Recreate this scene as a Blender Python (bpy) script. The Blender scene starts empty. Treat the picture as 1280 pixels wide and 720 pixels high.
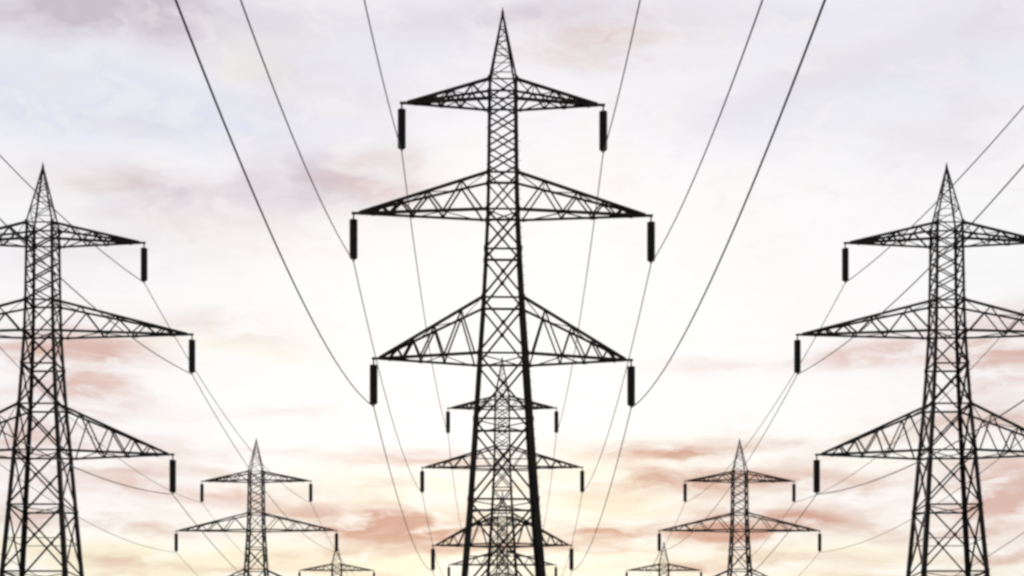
import bpy, bmesh, math, random
from mathutils import Vector
random.seed(7)
sc = bpy.context.scene
col = sc.collection

# ------------------------------------------------------------------ camera
K = 0.0516            # metres per unit; one unit is one photo pixel at the nearest central pylon
F = 1900.0            # focal length in photo pixels
PX, HY = 628.0, 952.0 # vanishing point of the lines, horizon (below the frame)
D1 = F * K            # distance of the nearest central pylon
CAMZ = 33 * K
cam = bpy.data.cameras.new('camera'); co = bpy.data.objects.new('camera', cam); col.objects.link(co)
co.location = (0, 0, CAMZ); co.rotation_euler = (math.radians(90), 0, 0)
cam.sensor_width = 36; cam.lens = F / 1280 * 36
cam.shift_x = (640 - PX) / 1280; cam.shift_y = (HY - 360) / 1280
cam.clip_end = 30000
sc.camera = co
sc.view_settings.view_transform = 'Standard'; sc.view_settings.look = 'None'
sc.view_settings.exposure = 0; sc.view_settings.gamma = 1
sc.view_settings.use_curve_mapping = False
sc.cycles.filter_width = 2.9

# ------------------------------------------------------------------ world: evening sky with thin cloud
SUN_EL, SUN_AZ = math.radians(14), 0.0
w = bpy.data.worlds.new('World'); sc.world = w; w.use_nodes = True
w.cycles.sampling_method = 'MANUAL'; w.cycles.sample_map_resolution = 256
nt = w.node_tree; nt.nodes.clear(); L = nt.links.new

def node(t, **kw):
    n = nt.nodes.new(t)
    for k_, v_ in kw.items(): setattr(n, k_, v_)
    return n
def put(sock, v):
    if hasattr(v, 'is_output'): L(v, sock)
    else: sock.default_value = v
def M(op, a, b=0.0, c=None, clamp=False):
    n = node('ShaderNodeMath', operation=op, use_clamp=clamp)
    put(n.inputs[0], a); put(n.inputs[1], b)
    if c is not None: put(n.inputs[2], c)
    return n.outputs[0]
def V(op, a, b=(0, 0, 0), c=None):
    n = node('ShaderNodeVectorMath', operation=op)
    put(n.inputs[0], a); put(n.inputs[1], b)
    if c is not None: put(n.inputs[2], c)
    return n.outputs['Value'] if op in ('DOT_PRODUCT', 'LENGTH') else n.outputs['Vector']
def mapr(v, a, b, c=0.0, d=1.0, smooth=True):
    n = node('ShaderNodeMapRange', interpolation_type='SMOOTHSTEP' if smooth else 'LINEAR')
    put(n.inputs[0], v); n.inputs[1].default_value = a; n.inputs[2].default_value = b
    n.inputs[3].default_value = c; n.inputs[4].default_value = d
    return n.outputs[0]
def mixc(f, a, b):
    n = node('ShaderNodeMix', data_type='RGBA')
    put(n.inputs[0], f); put(n.inputs[6], a); put(n.inputs[7], b)
    return n.outputs[2]
def noise(vec, scale, detail=4, rough=0.55, dist=0.0):
    n = node('ShaderNodeTexNoise'); L(vec, n.inputs['Vector'])
    n.inputs['Scale'].default_value = scale; n.inputs['Detail'].default_value = detail
    n.inputs['Roughness'].default_value = rough; n.inputs['Distortion'].default_value = dist
    return n
def lin(r, g, b):
    f = lambda c: (c / 255 / 12.92) if c <= 10 else ((c / 255 + 0.055) / 1.055) ** 2.4
    return (f(r), f(g), f(b), 1)

tc = node('ShaderNodeTexCoord')
sep = node('ShaderNodeSeparateXYZ'); L(tc.outputs['Generated'], sep.inputs[0])
az = M('ARCTAN2', sep.outputs[0], sep.outputs[1])
el = M('ARCSINE', sep.outputs[2])
cmb = node('ShaderNodeCombineXYZ'); L(az, cmb.inputs[0]); L(el, cmb.inputs[1])
AE = cmb.outputs[0]                                     # azimuth, elevation in radians
stretch = V('MULTIPLY', AE, (1.0, 3.2, 1.0))            # cloud streaks lie flat
warp1 = noise(stretch, 9, 3).outputs['Color']
warp2 = noise(stretch, 38, 3).outputs['Color']
AEw = V('ADD', AE, V('MULTIPLY', V('SUBTRACT', warp1, (.5, .5, .5)), (0.10, 0.022, 0)))
AEw = V('ADD', AEw, V('MULTIPLY', V('SUBTRACT', warp2, (.5, .5, .5)), (0.026, 0.008, 0)))
streak = noise(V('MULTIPLY', AEw, (1.0, 4.0, 1.0)), 17, 6, 0.6).outputs['Fac']
puff = noise(V('MULTIPLY', AEw, (1.0, 1.7, 1.0)), 13, 5, 0.55).outputs['Fac']
fine = noise(V('MULTIPLY', AEw, (1.0, 3.0, 1.0)), 60, 4, 0.6).outputs['Fac']

def ae(px, py):
    a = math.atan((px - PX) / F)
    return a, math.atan((HY - py) / F * math.cos(a))
def bank(px, py, rx, ry, s):
    """one bank of cloud: its direction from the ground and its angular size"""
    a, e = ae(px, py)
    d = V('MULTIPLY', V('SUBTRACT', AEw, (a, e, 0)), (F / rx, F / ry, 0))
    return M('MULTIPLY', M('POWER', math.e, M('MULTIPLY', V('DOT_PRODUCT', d, d), -1.0)), s)
def banks(lst):
    acc = 0.0
    for b in lst: acc = M('ADD', bank(*b), acc)
    return acc

mauve = banks([(40, 12, 170, 26, 1.3), (230, 10, 130, 22, .8), (130, 45, 120, 16, .3), (160, 238, 130, 22, .6), (330, 205, 60, 20, .4), (420, 225, 110, 34, .7), (300, 270, 150, 30, .35),
               (560, 30, 110, 22, .4), (690, 15, 120, 26, .55), (900, 20, 90, 22, .22), (1090, 80, 130, 36, .22), (1200, 170, 130, 34, .26), (960, 130, 90, 30, .15),
               (410, 110, 100, 30, .35), (110, 320, 130, 30, .35), (1240, 20, 100, 30, .3)])
blue = banks([(90, 120, 190, 48, .95), (330, 160, 170, 60, .45), (440, 60, 120, 36, .40), (1180, 100, 130, 50, .5), (960, 150, 120, 45, .35), (590, 70, 60, 40, .25), (1000, 20, 60, 30, .3)])
rose = banks([(110, 450, 70, 36, 1.0), (60, 550, 120, 30, .65), (230, 612, 170, 12, .75), (470, 218, 60, 28, .55), (20, 430, 50, 40, .3), (140, 500, 60, 16, .5),
              (190, 235, 110, 22, .28), (300, 300, 120, 20, .18), (1255, 445, 55, 40, 1.0), (1120, 437, 80, 18, .6), (1262, 618, 75, 40, 1.15), (1050, 452, 70, 10, .4), (1090, 600, 80, 14, .35)])
salmon = banks([(480, 650, 95, 15, 1.3), (540, 672, 80, 12, 1.1), (430, 662, 60, 10, .6), (740, 664, 60, 12, .95), (720, 684, 40, 8, .6), (400, 690, 70, 8, .4), (900, 658, 90, 20, 1.2),
                (860, 605, 100, 15, .8), (830, 568, 80, 12, .7), (880, 575, 50, 9, .5), (1030, 650, 60, 16, .8), (1000, 600, 80, 16, .55), (1110, 612, 60, 12, .45), (1240, 520, 90, 14, .5),
                (770, 48, 80, 24, .38), (690, 70, 50, 14, .2), (350, 636, 60, 10, .5), (60, 640, 120, 12, .5), (160, 700, 110, 7, .4), (980, 700, 90, 9, .6), (1240, 690, 90, 10, .6), (870, 706, 60, 6, .5),
                (290, 412, 100, 16, .28), (900, 460, 100, 10, .24), (540, 575, 70, 8, .45), (520, 560, 40, 5, .3), (1110, 545, 60, 8, .25), (350, 520, 80, 7, .2),
                (330, 712, 120, 6, .4), (620, 690, 200, 6, .5), (160, 590, 150, 7, .4), (380, 570, 110, 6, .25), (690, 610, 90, 6, .25), (960, 560, 110, 7, .35), (1160, 665, 90, 7, .5), (1130, 715, 120, 6, .4), (180, 660, 120, 6, .4)])
cream = banks([(640, 740, 1000, 75, .85), (520, 610, 120, 40, .4), (730, 600, 120, 40, .4), (640, 660, 300, 40, .35), (360, 600, 140, 30, .3), (200, 702, 190, 18, .75), (60, 680, 100, 14, .5), (840, 585, 130, 34, .4), (1150, 560, 140, 40, .4), (760, 620, 90, 30, .3),
               (310, 75, 60, 30, .4), (370, 85, 40, 30, .3), (270, 430, 130, 20, .4), (470, 705, 130, 14, .5), (780, 420, 90, 20, .2), (300, 690, 90, 12, .5), (1010, 690, 120, 12, .4)])
tex = mapr(streak, .32, .64, 0.15, 1.3)
ptx = mapr(puff, .30, .68, 0.35, 1.2)

base = mixc(mapr(el, ae(PX, 280)[1], ae(PX, -40)[1]), lin(253, 252, 253), lin(239, 238, 246))
base = mixc(M('MULTIPLY', mapr(puff, .42, .62), mapr(el, ae(PX, 380)[1], ae(PX, 60)[1], 0, .75)), base, lin(250, 247, 250))
base = mixc(M('MULTIPLY', mapr(fine, .45, .75), .10), base, lin(228, 224, 230))
base = mixc(M('MULTIPLY', cream, mapr(streak, .3, .62, .55, 1.1), clamp=True), base, lin(249, 242, 218))
base = mixc(M('MULTIPLY', blue, mapr(puff, .25, .6, .5, 1.1), clamp=True), base, lin(224, 227, 243))
base = mixc(M('MULTIPLY', mauve, ptx, clamp=True), base, lin(205, 194, 206))
base = mixc(M('MULTIPLY', rose, tex, clamp=True), base, lin(218, 182, 172))
base = mixc(M('MULTIPLY', salmon, tex, clamp=True), base, lin(200, 152, 136))
mott = noise(V('MULTIPLY', AEw, (1.0, 1.5, 1.0)), 30, 4, .6).outputs['Color']
msep = node('ShaderNodeSeparateColor'); L(mott, msep.inputs[0])
hi = mapr(el, ae(PX, 480)[1], ae(PX, 200)[1])
base = mixc(M('MULTIPLY', M('MULTIPLY', mapr(msep.outputs[0], .50, .68), hi), .15), base, lin(222, 214, 224))
base = mixc(M('MULTIPLY', M('MULTIPLY', mapr(msep.outputs[1], .52, .68), hi), .35), base, lin(251, 247, 246))
base = mixc(M('MULTIPLY', M('MULTIPLY', mapr(msep.outputs[2], .54, .70), hi), .12), base, lin(240, 220, 220))
# thin horizontal wisps low in the sky
low = mapr(el, ae(PX, 700)[1], ae(PX, 420)[1], 1, 0)
base = mixc(M('MULTIPLY', M('MULTIPLY', mapr(streak, .52, .72), low), .55), base, lin(222, 190, 178))
base = mixc(M('MULTIPLY', M('MULTIPLY', mapr(streak, .48, .30), low), .5), base, lin(255, 252, 245))
# the cloud is lit from the sunset side and dims round to the east
side = mapr(M('ABSOLUTE', az), 0.5, 2.2, 1.0, 0.22)
dim = node('ShaderNodeMix', data_type='RGBA', blend_type='MULTIPLY'); dim.inputs[0].default_value = 1
L(base, dim.inputs[6])
cs = node('ShaderNodeCombineXYZ')
for i in range(3): L(side, cs.inputs[i])
L(cs.outputs[0], dim.inputs[7])
bgc = node('ShaderNodeBackground'); L(dim.outputs[2], bgc.inputs[0]); bgc.inputs[1].default_value = 1.0
sky = node('ShaderNodeTexSky', sky_type='NISHITA', sun_disc=False)
sky.sun_elevation = SUN_EL; sky.sun_rotation = SUN_AZ
bgs = node('ShaderNodeBackground'); L(sky.outputs[0], bgs.inputs[0]); bgs.inputs[1].default_value = 0.07
ms = node('ShaderNodeMixShader'); ms.inputs[0].default_value = 0.93
L(bgs.outputs[0], ms.inputs[1]); L(bgc.outputs[0], ms.inputs[2])
out = node('ShaderNodeOutputWorld'); L(ms.outputs[0], out.inputs[0])

sun = bpy.data.lights.new('sun', 'SUN'); so = bpy.data.objects.new('sun', sun); col.objects.link(so)
sun.energy = 1.0; sun.angle = math.radians(10); sun.color = (1, .9, .78)
so.rotation_euler = Vector((0, -math.cos(SUN_EL), -math.sin(SUN_EL))).to_track_quat('-Z', 'Y').to_euler()
so.location = (0, 300, 120)

# ------------------------------------------------------------------ materials
def material(name, c1, c2, rough, metal, scale, bump=0.0, detail=5):
    m = bpy.data.materials.new(name); m.use_nodes = True
    t = m.node_tree; b = t.nodes['Principled BSDF']
    tcn = t.nodes.new('ShaderNodeTexCoord')
    n = t.nodes.new('ShaderNodeTexNoise'); n.inputs['Scale'].default_value = scale; n.inputs['Detail'].default_value = detail
    t.links.new(tcn.outputs['Object'], n.inputs['Vector'])
    r = t.nodes.new('ShaderNodeValToRGB')
    r.color_ramp.elements[0].position = .35; r.color_ramp.elements[1].position = .68
    r.color_ramp.elements[0].color = (*c1, 1); r.color_ramp.elements[1].color = (*c2, 1)
    t.links.new(n.outputs['Fac'], r.inputs[0]); t.links.new(r.outputs[0], b.inputs['Base Color'])
    b.inputs['Roughness'].default_value = rough; b.inputs['Metallic'].default_value = metal
    if bump:
        bp = t.nodes.new('ShaderNodeBump'); bp.inputs['Strength'].default_value = bump
        t.links.new(n.outputs['Fac'], bp.inputs['Height']); t.links.new(bp.outputs[0], b.inputs['Normal'])
    return m
STEEL = material('dark_steel', (.026, .026, .027), (.085, .064, .052), .7, 0.0, 1.3)
GLAZE = material('dark_porcelain', (.016, .015, .015), (.028, .022, .020), .45, 0.0, 3)
WIRE = material('weathered_conductor', (.09, .09, .092), (.15, .15, .15), .6, 0.0, 2)
CONC = material('concrete', (.22, .21, .19), (.36, .34, .31), .9, 0.0, 4, .3)
GRASS = material('grass_field', (.035, .05, .015), (.09, .085, .035), .95, 0.0, .6, .6, 9)

# ------------------------------------------------------------------ helpers
def link(name, bm, mat, parent=None):
    me = bpy.data.meshes.new(name); bm.normal_update(); bm.to_mesh(me); bm.free()
    me.materials.append(mat)
    o = bpy.data.objects.new(name, me); col.objects.link(o)
    if parent: o.parent = parent
    return o
def prism(bm, p, q, prof, u, v):
    a = [bm.verts.new(p + u * x + v * y) for x, y in prof]
    b = [bm.verts.new(q + u * x + v * y) for x, y in prof]
    n = len(prof)
    for i in range(n): bm.faces.new((a[i], a[(i + 1) % n], b[(i + 1) % n], b[i]))
    bm.faces.new(a[::-1]); bm.faces.new(b)
def angle(bm, p, q, a, u, v, centre=True):
    """rolled steel angle from p to q: one flange along u, the other along v"""
    p, q, u, v = map(Vector, (p, q, u, v))
    d = (q - p).normalized()
    u = (u - d * u.dot(d)).normalized()
    v = v - d * v.dot(d); v = (v - u * v.dot(u)).normalized()
    t = max(.016, a * .16); o = -a / 2 if centre else 0
    prof = [(o, 0), (o + a, 0), (o + a, t), (o + t, t), (o + t, a), (o, a)]
    prism(bm, p, q, prof, u, v)
def face_bar(bm, p, q, a, n, off=0.0):
    """lattice bar lying in a face whose outward normal is n"""
    p, q, n = map(Vector, (p, q, n))
    d = (q - p).normalized()
    angle(bm, p - n * off, q - n * off, a, d.cross(n), -n)
def plate(bm, c, n, wdt, hgt):
    c, n = Vector(c), Vector(n).normalized()
    s = Vector((0, 0, 1)).cross(n).normalized(); up = n.cross(s)
    prof = [(-wdt, -hgt * .5), (-wdt * .6, -hgt), (wdt * .6, -hgt), (wdt, -hgt * .5), (wdt, hgt * .5), (wdt * .6, hgt), (-wdt * .6, hgt), (-wdt, hgt * .5)]
    prism(bm, c + n * .012, c + n * .03, prof, s, up)
def lathe(bm, c, prof, n=12):
    rings = []
    for r, z in prof:
        rings.append([bm.verts.new((c[0] + r * math.cos(2 * math.pi * i / n), c[1] + r * math.sin(2 * math.pi * i / n), c[2] + z)) for i in range(n)])
    for A, B in zip(rings, rings[1:]):
        for i in range(n): bm.faces.new((A[i], A[(i + 1) % n], B[(i + 1) % n], B[i]))
    bm.faces.new(rings[0]); bm.faces.new(rings[-1][::-1])

# ------------------------------------------------------------------ pylon
PROF = [(846, 18.0), (731, 19.4), (684, 20.6), (634, 23), (573, 26.3), (502, 31.4), (421, 36.8), (321, 43.6), (239, 50.4), (205, 53.2), (80, 64), (-33, 74)]
def halfw(H):
    for (h0, w0), (h1, w1) in zip(PROF, PROF[1:]):
        if h1 <= H <= h0: return w0 + (w1 - w0) * (h0 - H) / (h0 - h1)
    return PROF[-1][1]
ARMS = [(846, 822), (730, 684), (573, 503)]              # top chord root, bottom chord
LEVELS = [846, 822, 799, 776, 753, 730, 684, 634, 573, 503, 421, 321, 205, 80]
HORIZ = {846, 822, 730, 684, 634, 573, 503, 421, 321, 205, 80}
HANG = 59

def make_pylon(wide, tips, lower):
    """wide: body width factor, tips: arm half lengths, lower: how much shorter the legs are (units)"""
    foot = -33 + lower
    Z = lambda H: (H - foot) * K
    W = lambda H: halfw(H) * wide * K
    root = bpy.data.objects.new('pylon', None); col.objects.link(root); root.empty_display_size = 3
    # legs
    hs = [h for h, _ in PROF if h > foot] + [foot]
    for sx in (-1, 1):
        for sy in (-1, 1):
            bm = bmesh.new()
            for a, b in zip(hs, hs[1:]):
                size = .15 + .22 * min(1, max(0, (846 - b) / 560))
                e = .02
                p = Vector((sx * W(a), sy * W(a), Z(a))); q = Vector((sx * W(b), sy * W(b), Z(b)))
                d = (q - p).normalized()
                angle(bm, p - d * e, q + d * e, size, (-sx, 0, 0), (0, -sy, 0), False)
            for i in range(60):                          # step bolts on one leg
                if sx == 1 and sy == -1:
                    H = 60 + i * 12
                    c = Vector((sx * W(H), sy * W(H), Z(H)))
                    prism(bm, c, c + Vector((.16, -.02, 0)), [(-.01, -.01), (.01, -.01), (.01, .01), (-.01, .01)], Vector((0, 1, 0)), Vector((0, 0, 1)))
            leg = link('leg', bm, STEEL, root)
            bm = bmesh.new()
            c = (sx * W(foot), sy * W(foot), 0)
            lathe(bm, c, [(.62, -.6), (.62, .12), (.55, .2), (.34, .32), (.30, .36)], 16)
            link('footing', bm, CONC, leg)
    # bracing of the body
    bm = bmesh.new()
    lv = [h for h in LEVELS if h > foot + 30] + [foot + 6]
    for n in ((0, -1, 0), (0, 1, 0), (-1, 0, 0), (1, 0, 0)):
        n = Vector(n); s = Vector((0, 0, 1)).cross(n)
        P = lambda H, k: n * W(H) + s * W(H) * k + Vector((0, 0, Z(H)))
        for a, b in zip(lv, lv[1:]):
            big = a <= 684
            sz = .122 if big else .092
            face_bar(bm, P(a, -1), P(b, 1), sz, n, .03)
            face_bar(bm, P(a, 1), P(b, -1), sz, n, .03 + sz * .3)
            if a - b > 55:
                mz = (W(a) * b + W(b) * a) / (W(a) + W(b)) # height of the crossing
                plate(bm, P(mz, 0) - n * .02, n, .14, .14)
            if a - b > 95:                               # redundant members of the tall panels
                for k in (-1, 1):
                    mh = (a + b) / 2
                    t = .5
                    face_bar(bm, P(mh, k), P(mh, k * .02), .06, n, .09)
        for H in lv[:-1]:
            if H in HORIZ:
                face_bar(bm, P(H, -1), P(H, 1), .13 if H < 800 else .10, n, .045)
                for k in (-.94, .94): plate(bm, P(H, k), n, .12, .2)
    for H in (684, 503, 421, 321):                        # plan bracing
        if H > foot:
            face_bar(bm, (-W(H), -W(H), Z(H)), (W(H), W(H), Z(H)), .06, (0, 0, 1), .06)
            face_bar(bm, (-W(H), W(H), Z(H)), (W(H), -W(H), Z(H)), .06, (0, 0, 1), .12)
    link('bracing', bm, STEEL, root)
    # spire
    bm = bmesh.new()
    apex = Z(937)
    for sx in (-1, 1):
        for sy in (-1, 1):
            angle(bm, (sx * W(846), sy * W(846), Z(846)), (sx * .05, sy * .05, apex), .12, (-sx, 0, 0), (0, -sy, 0), False)
    fr = [0, .24, .45, .63, .78]
    for n in ((0, -1, 0), (0, 1, 0), (-1, 0, 0), (1, 0, 0)):
        n = Vector(n); s = Vector((0, 0, 1)).cross(n)
        def P(t, k):
            hw = W(846) * (1 - t) + .05 * t
            return n * hw + s * hw * k + Vector((0, 0, Z(846) + (apex - Z(846)) * t))
        for i, (a, b) in enumerate(zip(fr, fr[1:])):
            k = 1 if i % 2 else -1
            face_bar(bm, P(a, k), P(b, -k), .055, n, .03)
            face_bar(bm, P(b, -1), P(b, 1), .045, n, .05)
    lathe(bm, (0, 0, apex), [(.07, -.35), (.10, -.05), (.05, .12), (.02, .3)], 10)
    link('spire', bm, STEEL, root)
    # crossarms
    for (Ht, Hb), tip in zip(ARMS, tips):
        for sx in (-1, 1):
            bm = bmesh.new()
            tx = (tip - 7) * K
            T = lambda fy: Vector((sx * tx, fy * .07, Z(Hb)))
            n_seg = 5 if Ht - Hb > 30 else 4
            tops = [.20, .46, .67, .82]
            bots = [0.03, .34, .58, .76, .90]
            B0 = lambda fy: Vector((sx * W(Hb), fy * W(Hb), Z(Hb)))
            U0 = lambda fy: Vector((sx * W(Ht), fy * W(Ht), Z(Ht)))
            cu = .165; lat = .105
            for fy in (-1, 1):
                nrm = Vector((0, fy, 0))
                angle(bm, B0(fy), T(fy), cu, (0, 0, 1), (0, -fy, 0), True)
                angle(bm, U0(fy), T(fy) + Vector((0, 0, .05)), cu, (0, 0, 1), (0, -fy, 0), True)
                bp = lambda t: B0(fy).lerp(T(fy), t)
                tp = lambda t: U0(fy).lerp(T(fy), t)
                for i, t in enumerate(tops):
                    face_bar(bm, bp(bots[i]), tp(t), lat, nrm, .02)
                    face_bar(bm, tp(t), bp(bots[i + 1]), lat, nrm, .055)
            bq = lambda t, fy: B0(fy).lerp(T(fy), t)
            tq = lambda t, fy: U0(fy).lerp(T(fy), t)
            for i in range(1, len(bots)):
                face_bar(bm, bq(bots[i], -1), bq(bots[i], 1), .06, (0, 0, 1), .03)
                k = 1 if i % 2 else -1
                face_bar(bm, bq(bots[i - 1], k), bq(bots[i], -k), .06, (0, 0, 1), .07)
            for i, t in enumerate(tops):
                face_bar(bm, tq(t, -1), tq(t, 1), .06, (0, 0, 1), .03)
                k = 1 if i % 2 else -1
                t0 = tops[i - 1] if i else 0.0
                face_bar(bm, tq(t0, k), tq(t, -k), .05, (0, 0, 1), .06)
            # end bracket
            c0 = Vector((sx * (tx - .5), 0, Z(Hb))); c1 = Vector((sx * (tip * K + .12), 0, Z(Hb)))
            prism(bm, c0, c1, [(-.07, -.07), (.07, -.07), (.07, .07), (-.07, .07)], Vector((0, 1, 0)), Vector((0, 0, 1)))
            arm = link('crossarm', bm, STEEL, root)
            # insulator string hanging from the bracket
            bm = bmesh.new()
            ztop, zbot = -.42, -HANG * K
            pr = [(.05, -.05), (.05, ztop + .02), (.16, ztop)]
            n_sh = 16; step = (zbot + .14 - ztop) / n_sh
            for i in range(n_sh):
                z = ztop + step * i
                pr += [(.262, z + step * .2), (.268, z + step * .7), (.23, z + step * .8), (.23, z + step)]
            pr += [(.19, zbot + .1), (.12, zbot + .13), (.06, zbot + .08), (.06, zbot - .06)]
            lathe(bm, (sx * tip * K, 0, Z(Hb)), pr, 14)
            link('insulator', bm, GLAZE, arm)
    return root

def dup(root):
    r = root.copy(); col.objects.link(r)
    for ch in list(root.children):
        c = ch.copy(); col.objects.link(c); c.parent = r
        for g in list(ch.children):
            d = g.copy(); col.objects.link(d); d.parent = c
    return r

# ------------------------------------------------------------------ ground
bm = bmesh.new()
N = 96
rad = [0, 15, 40, 90, 160, 260, 420, 700, 1200, 2500, 6000, 12000]
prev = None
for r in rad:
    if r == 0: ring = [bm.verts.new((0, 0, 0))]
    else: ring = [bm.verts.new((r * math.cos(2 * math.pi * i / N), r * math.sin(2 * math.pi * i / N), 0)) for i in range(N)]
    if prev is not None:
        for i in range(N):
            j = (i + 1) % N
            if len(prev) == 1: bm.faces.new((prev[0], ring[i], ring[j]))
            else: bm.faces.new((prev[i], ring[i], ring[j], prev[j]))
    prev = ring
g = link('ground', bm, GRASS); g['kind'] = 'structure'

# ------------------------------------------------------------------ the three lines
TIPS_C = (126, 186, 161); TIPS_S = (152, 224, 195)
LINES = [
    dict(side='central', tips=TIPS_C, wide=1.0, lower=0, yaw=(.024, -.008, .012, 0), towers=[(0.3, 1.0), (-0.5, 1.86), (0, 2.78), (0, 3.6)], start=(-2, -.10), sag=107, rise=53,
         labels=['tallest black lattice pylon in the middle, spire near the top of the picture',
                 'grey lattice pylon seen through the legs of the tallest middle pylon, directly behind it',
                 'third pylon of the middle row, showing lower inside the legs of the one before it',
                 'faintest pylon of the middle row, only its spire showing low between the legs'],
         group='pylons of the middle row'),
    dict(side='left', tips=TIPS_S, wide=1.13, lower=40, yaw=(.010, -.014, .018), towers=[(-692, 1.205), (-686, 2.23), (-677, 3.27)], start=(-697, .18), sag=77, rise=0,
         labels=['large dark pylon cut by the left edge of the picture',
                 'medium pylon with short hanging insulators between the left edge pylon and the middle pylon',
                 'small pale pylon low down, its spire under an arm tip of the left medium pylon'],
         group='pylons of the left row'),
    dict(side='right', tips=TIPS_S, wide=1.13, lower=40, yaw=(-.016, .012, -.006), towers=[(669, 1.205), (661, 2.23), (660, 3.27)], start=(669, .18), sag=75, rise=0,
         labels=['large dark pylon cut by the right edge of the picture',
                 'medium pylon with short hanging insulators between the middle pylon and the right edge pylon',
                 'small pale pylon low down, its spire under an arm tip of the right medium pylon'],
         group='pylons of the right row')]
protos = {}
ARMNAME = ['top', 'widest', 'lowest']
for ln in LINES:
    key = ln['wide']
    for i, (X, d) in enumerate(ln['towers']):
        if key not in protos: o = protos[key] = make_pylon(ln['wide'], ln['tips'], ln['lower'])
        else: o = dup(protos[key])
        o.location = (X * K, d * D1, 0)
        o.rotation_euler.z = ln['yaw'][i]
        o['label'] = ln['labels'][i]; o['category'] = 'pylon'; o['group'] = ln['group']
    for ai, ((Ht, Hb), tip) in enumerate(zip(ARMS, ln['tips'])):
        for sx in (-1, 1):
            z = (Hb - ln['lower'] + 33 - HANG) * K
            near = sx * tip * (.95 if ai == 2 and ln['side'] == 'central' else 1)
            pts = [((ln['start'][0] + near) * K, ln['start'][1] * D1)]
            for (X, d), yw in zip(ln['towers'], ln['yaw']):   # where the insulator ends hang
                pts.append(((X + sx * tip * math.cos(yw)) * K, d * D1 + sx * tip * math.sin(yw) * K))
            path = []
            for j, ((xa, ya), (xb, yb)) in enumerate(zip(pts, pts[1:])):
                S = (ln['sag'] if j == 0 else 48 * (yb - ya) / D1 / .86) * K
                n = 64 if j == 0 else 32
                for i in range(n + (j == len(pts) - 2)):
                    t = i / n
                    path.append(Vector((xa + (xb - xa) * t, ya + (yb - ya) * t,
                                        z - .05 + (ln['rise'] * K * (1 - t) if j == 0 else 0) - 4 * S * t * (1 - t))))
            bm = bmesh.new(); rings = []
            for p in path:
                rings.append([bm.verts.new(p + Vector((.034 * math.cos(a * math.pi / 3), 0, .034 * math.sin(a * math.pi / 3)))) for a in range(6)])
            for A, B in zip(rings, rings[1:]):
                for i in range(6): bm.faces.new((A[i], A[(i + 1) % 6], B[(i + 1) % 6], B[i]))
            o = link('power_line', bm, WIRE)
            hand = 'left' if sx < 0 else 'right'
            rowname = {'central': 'middle row of pylons', 'left': 'left row of pylons', 'right': 'right row of pylons'}[ln['side']]
            o['label'] = f"thin dark wire hung from {hand} ends of the {ARMNAME[ai]} arms, {rowname}"
            o['category'] = 'power line'; o['group'] = f"wires along the {rowname}"
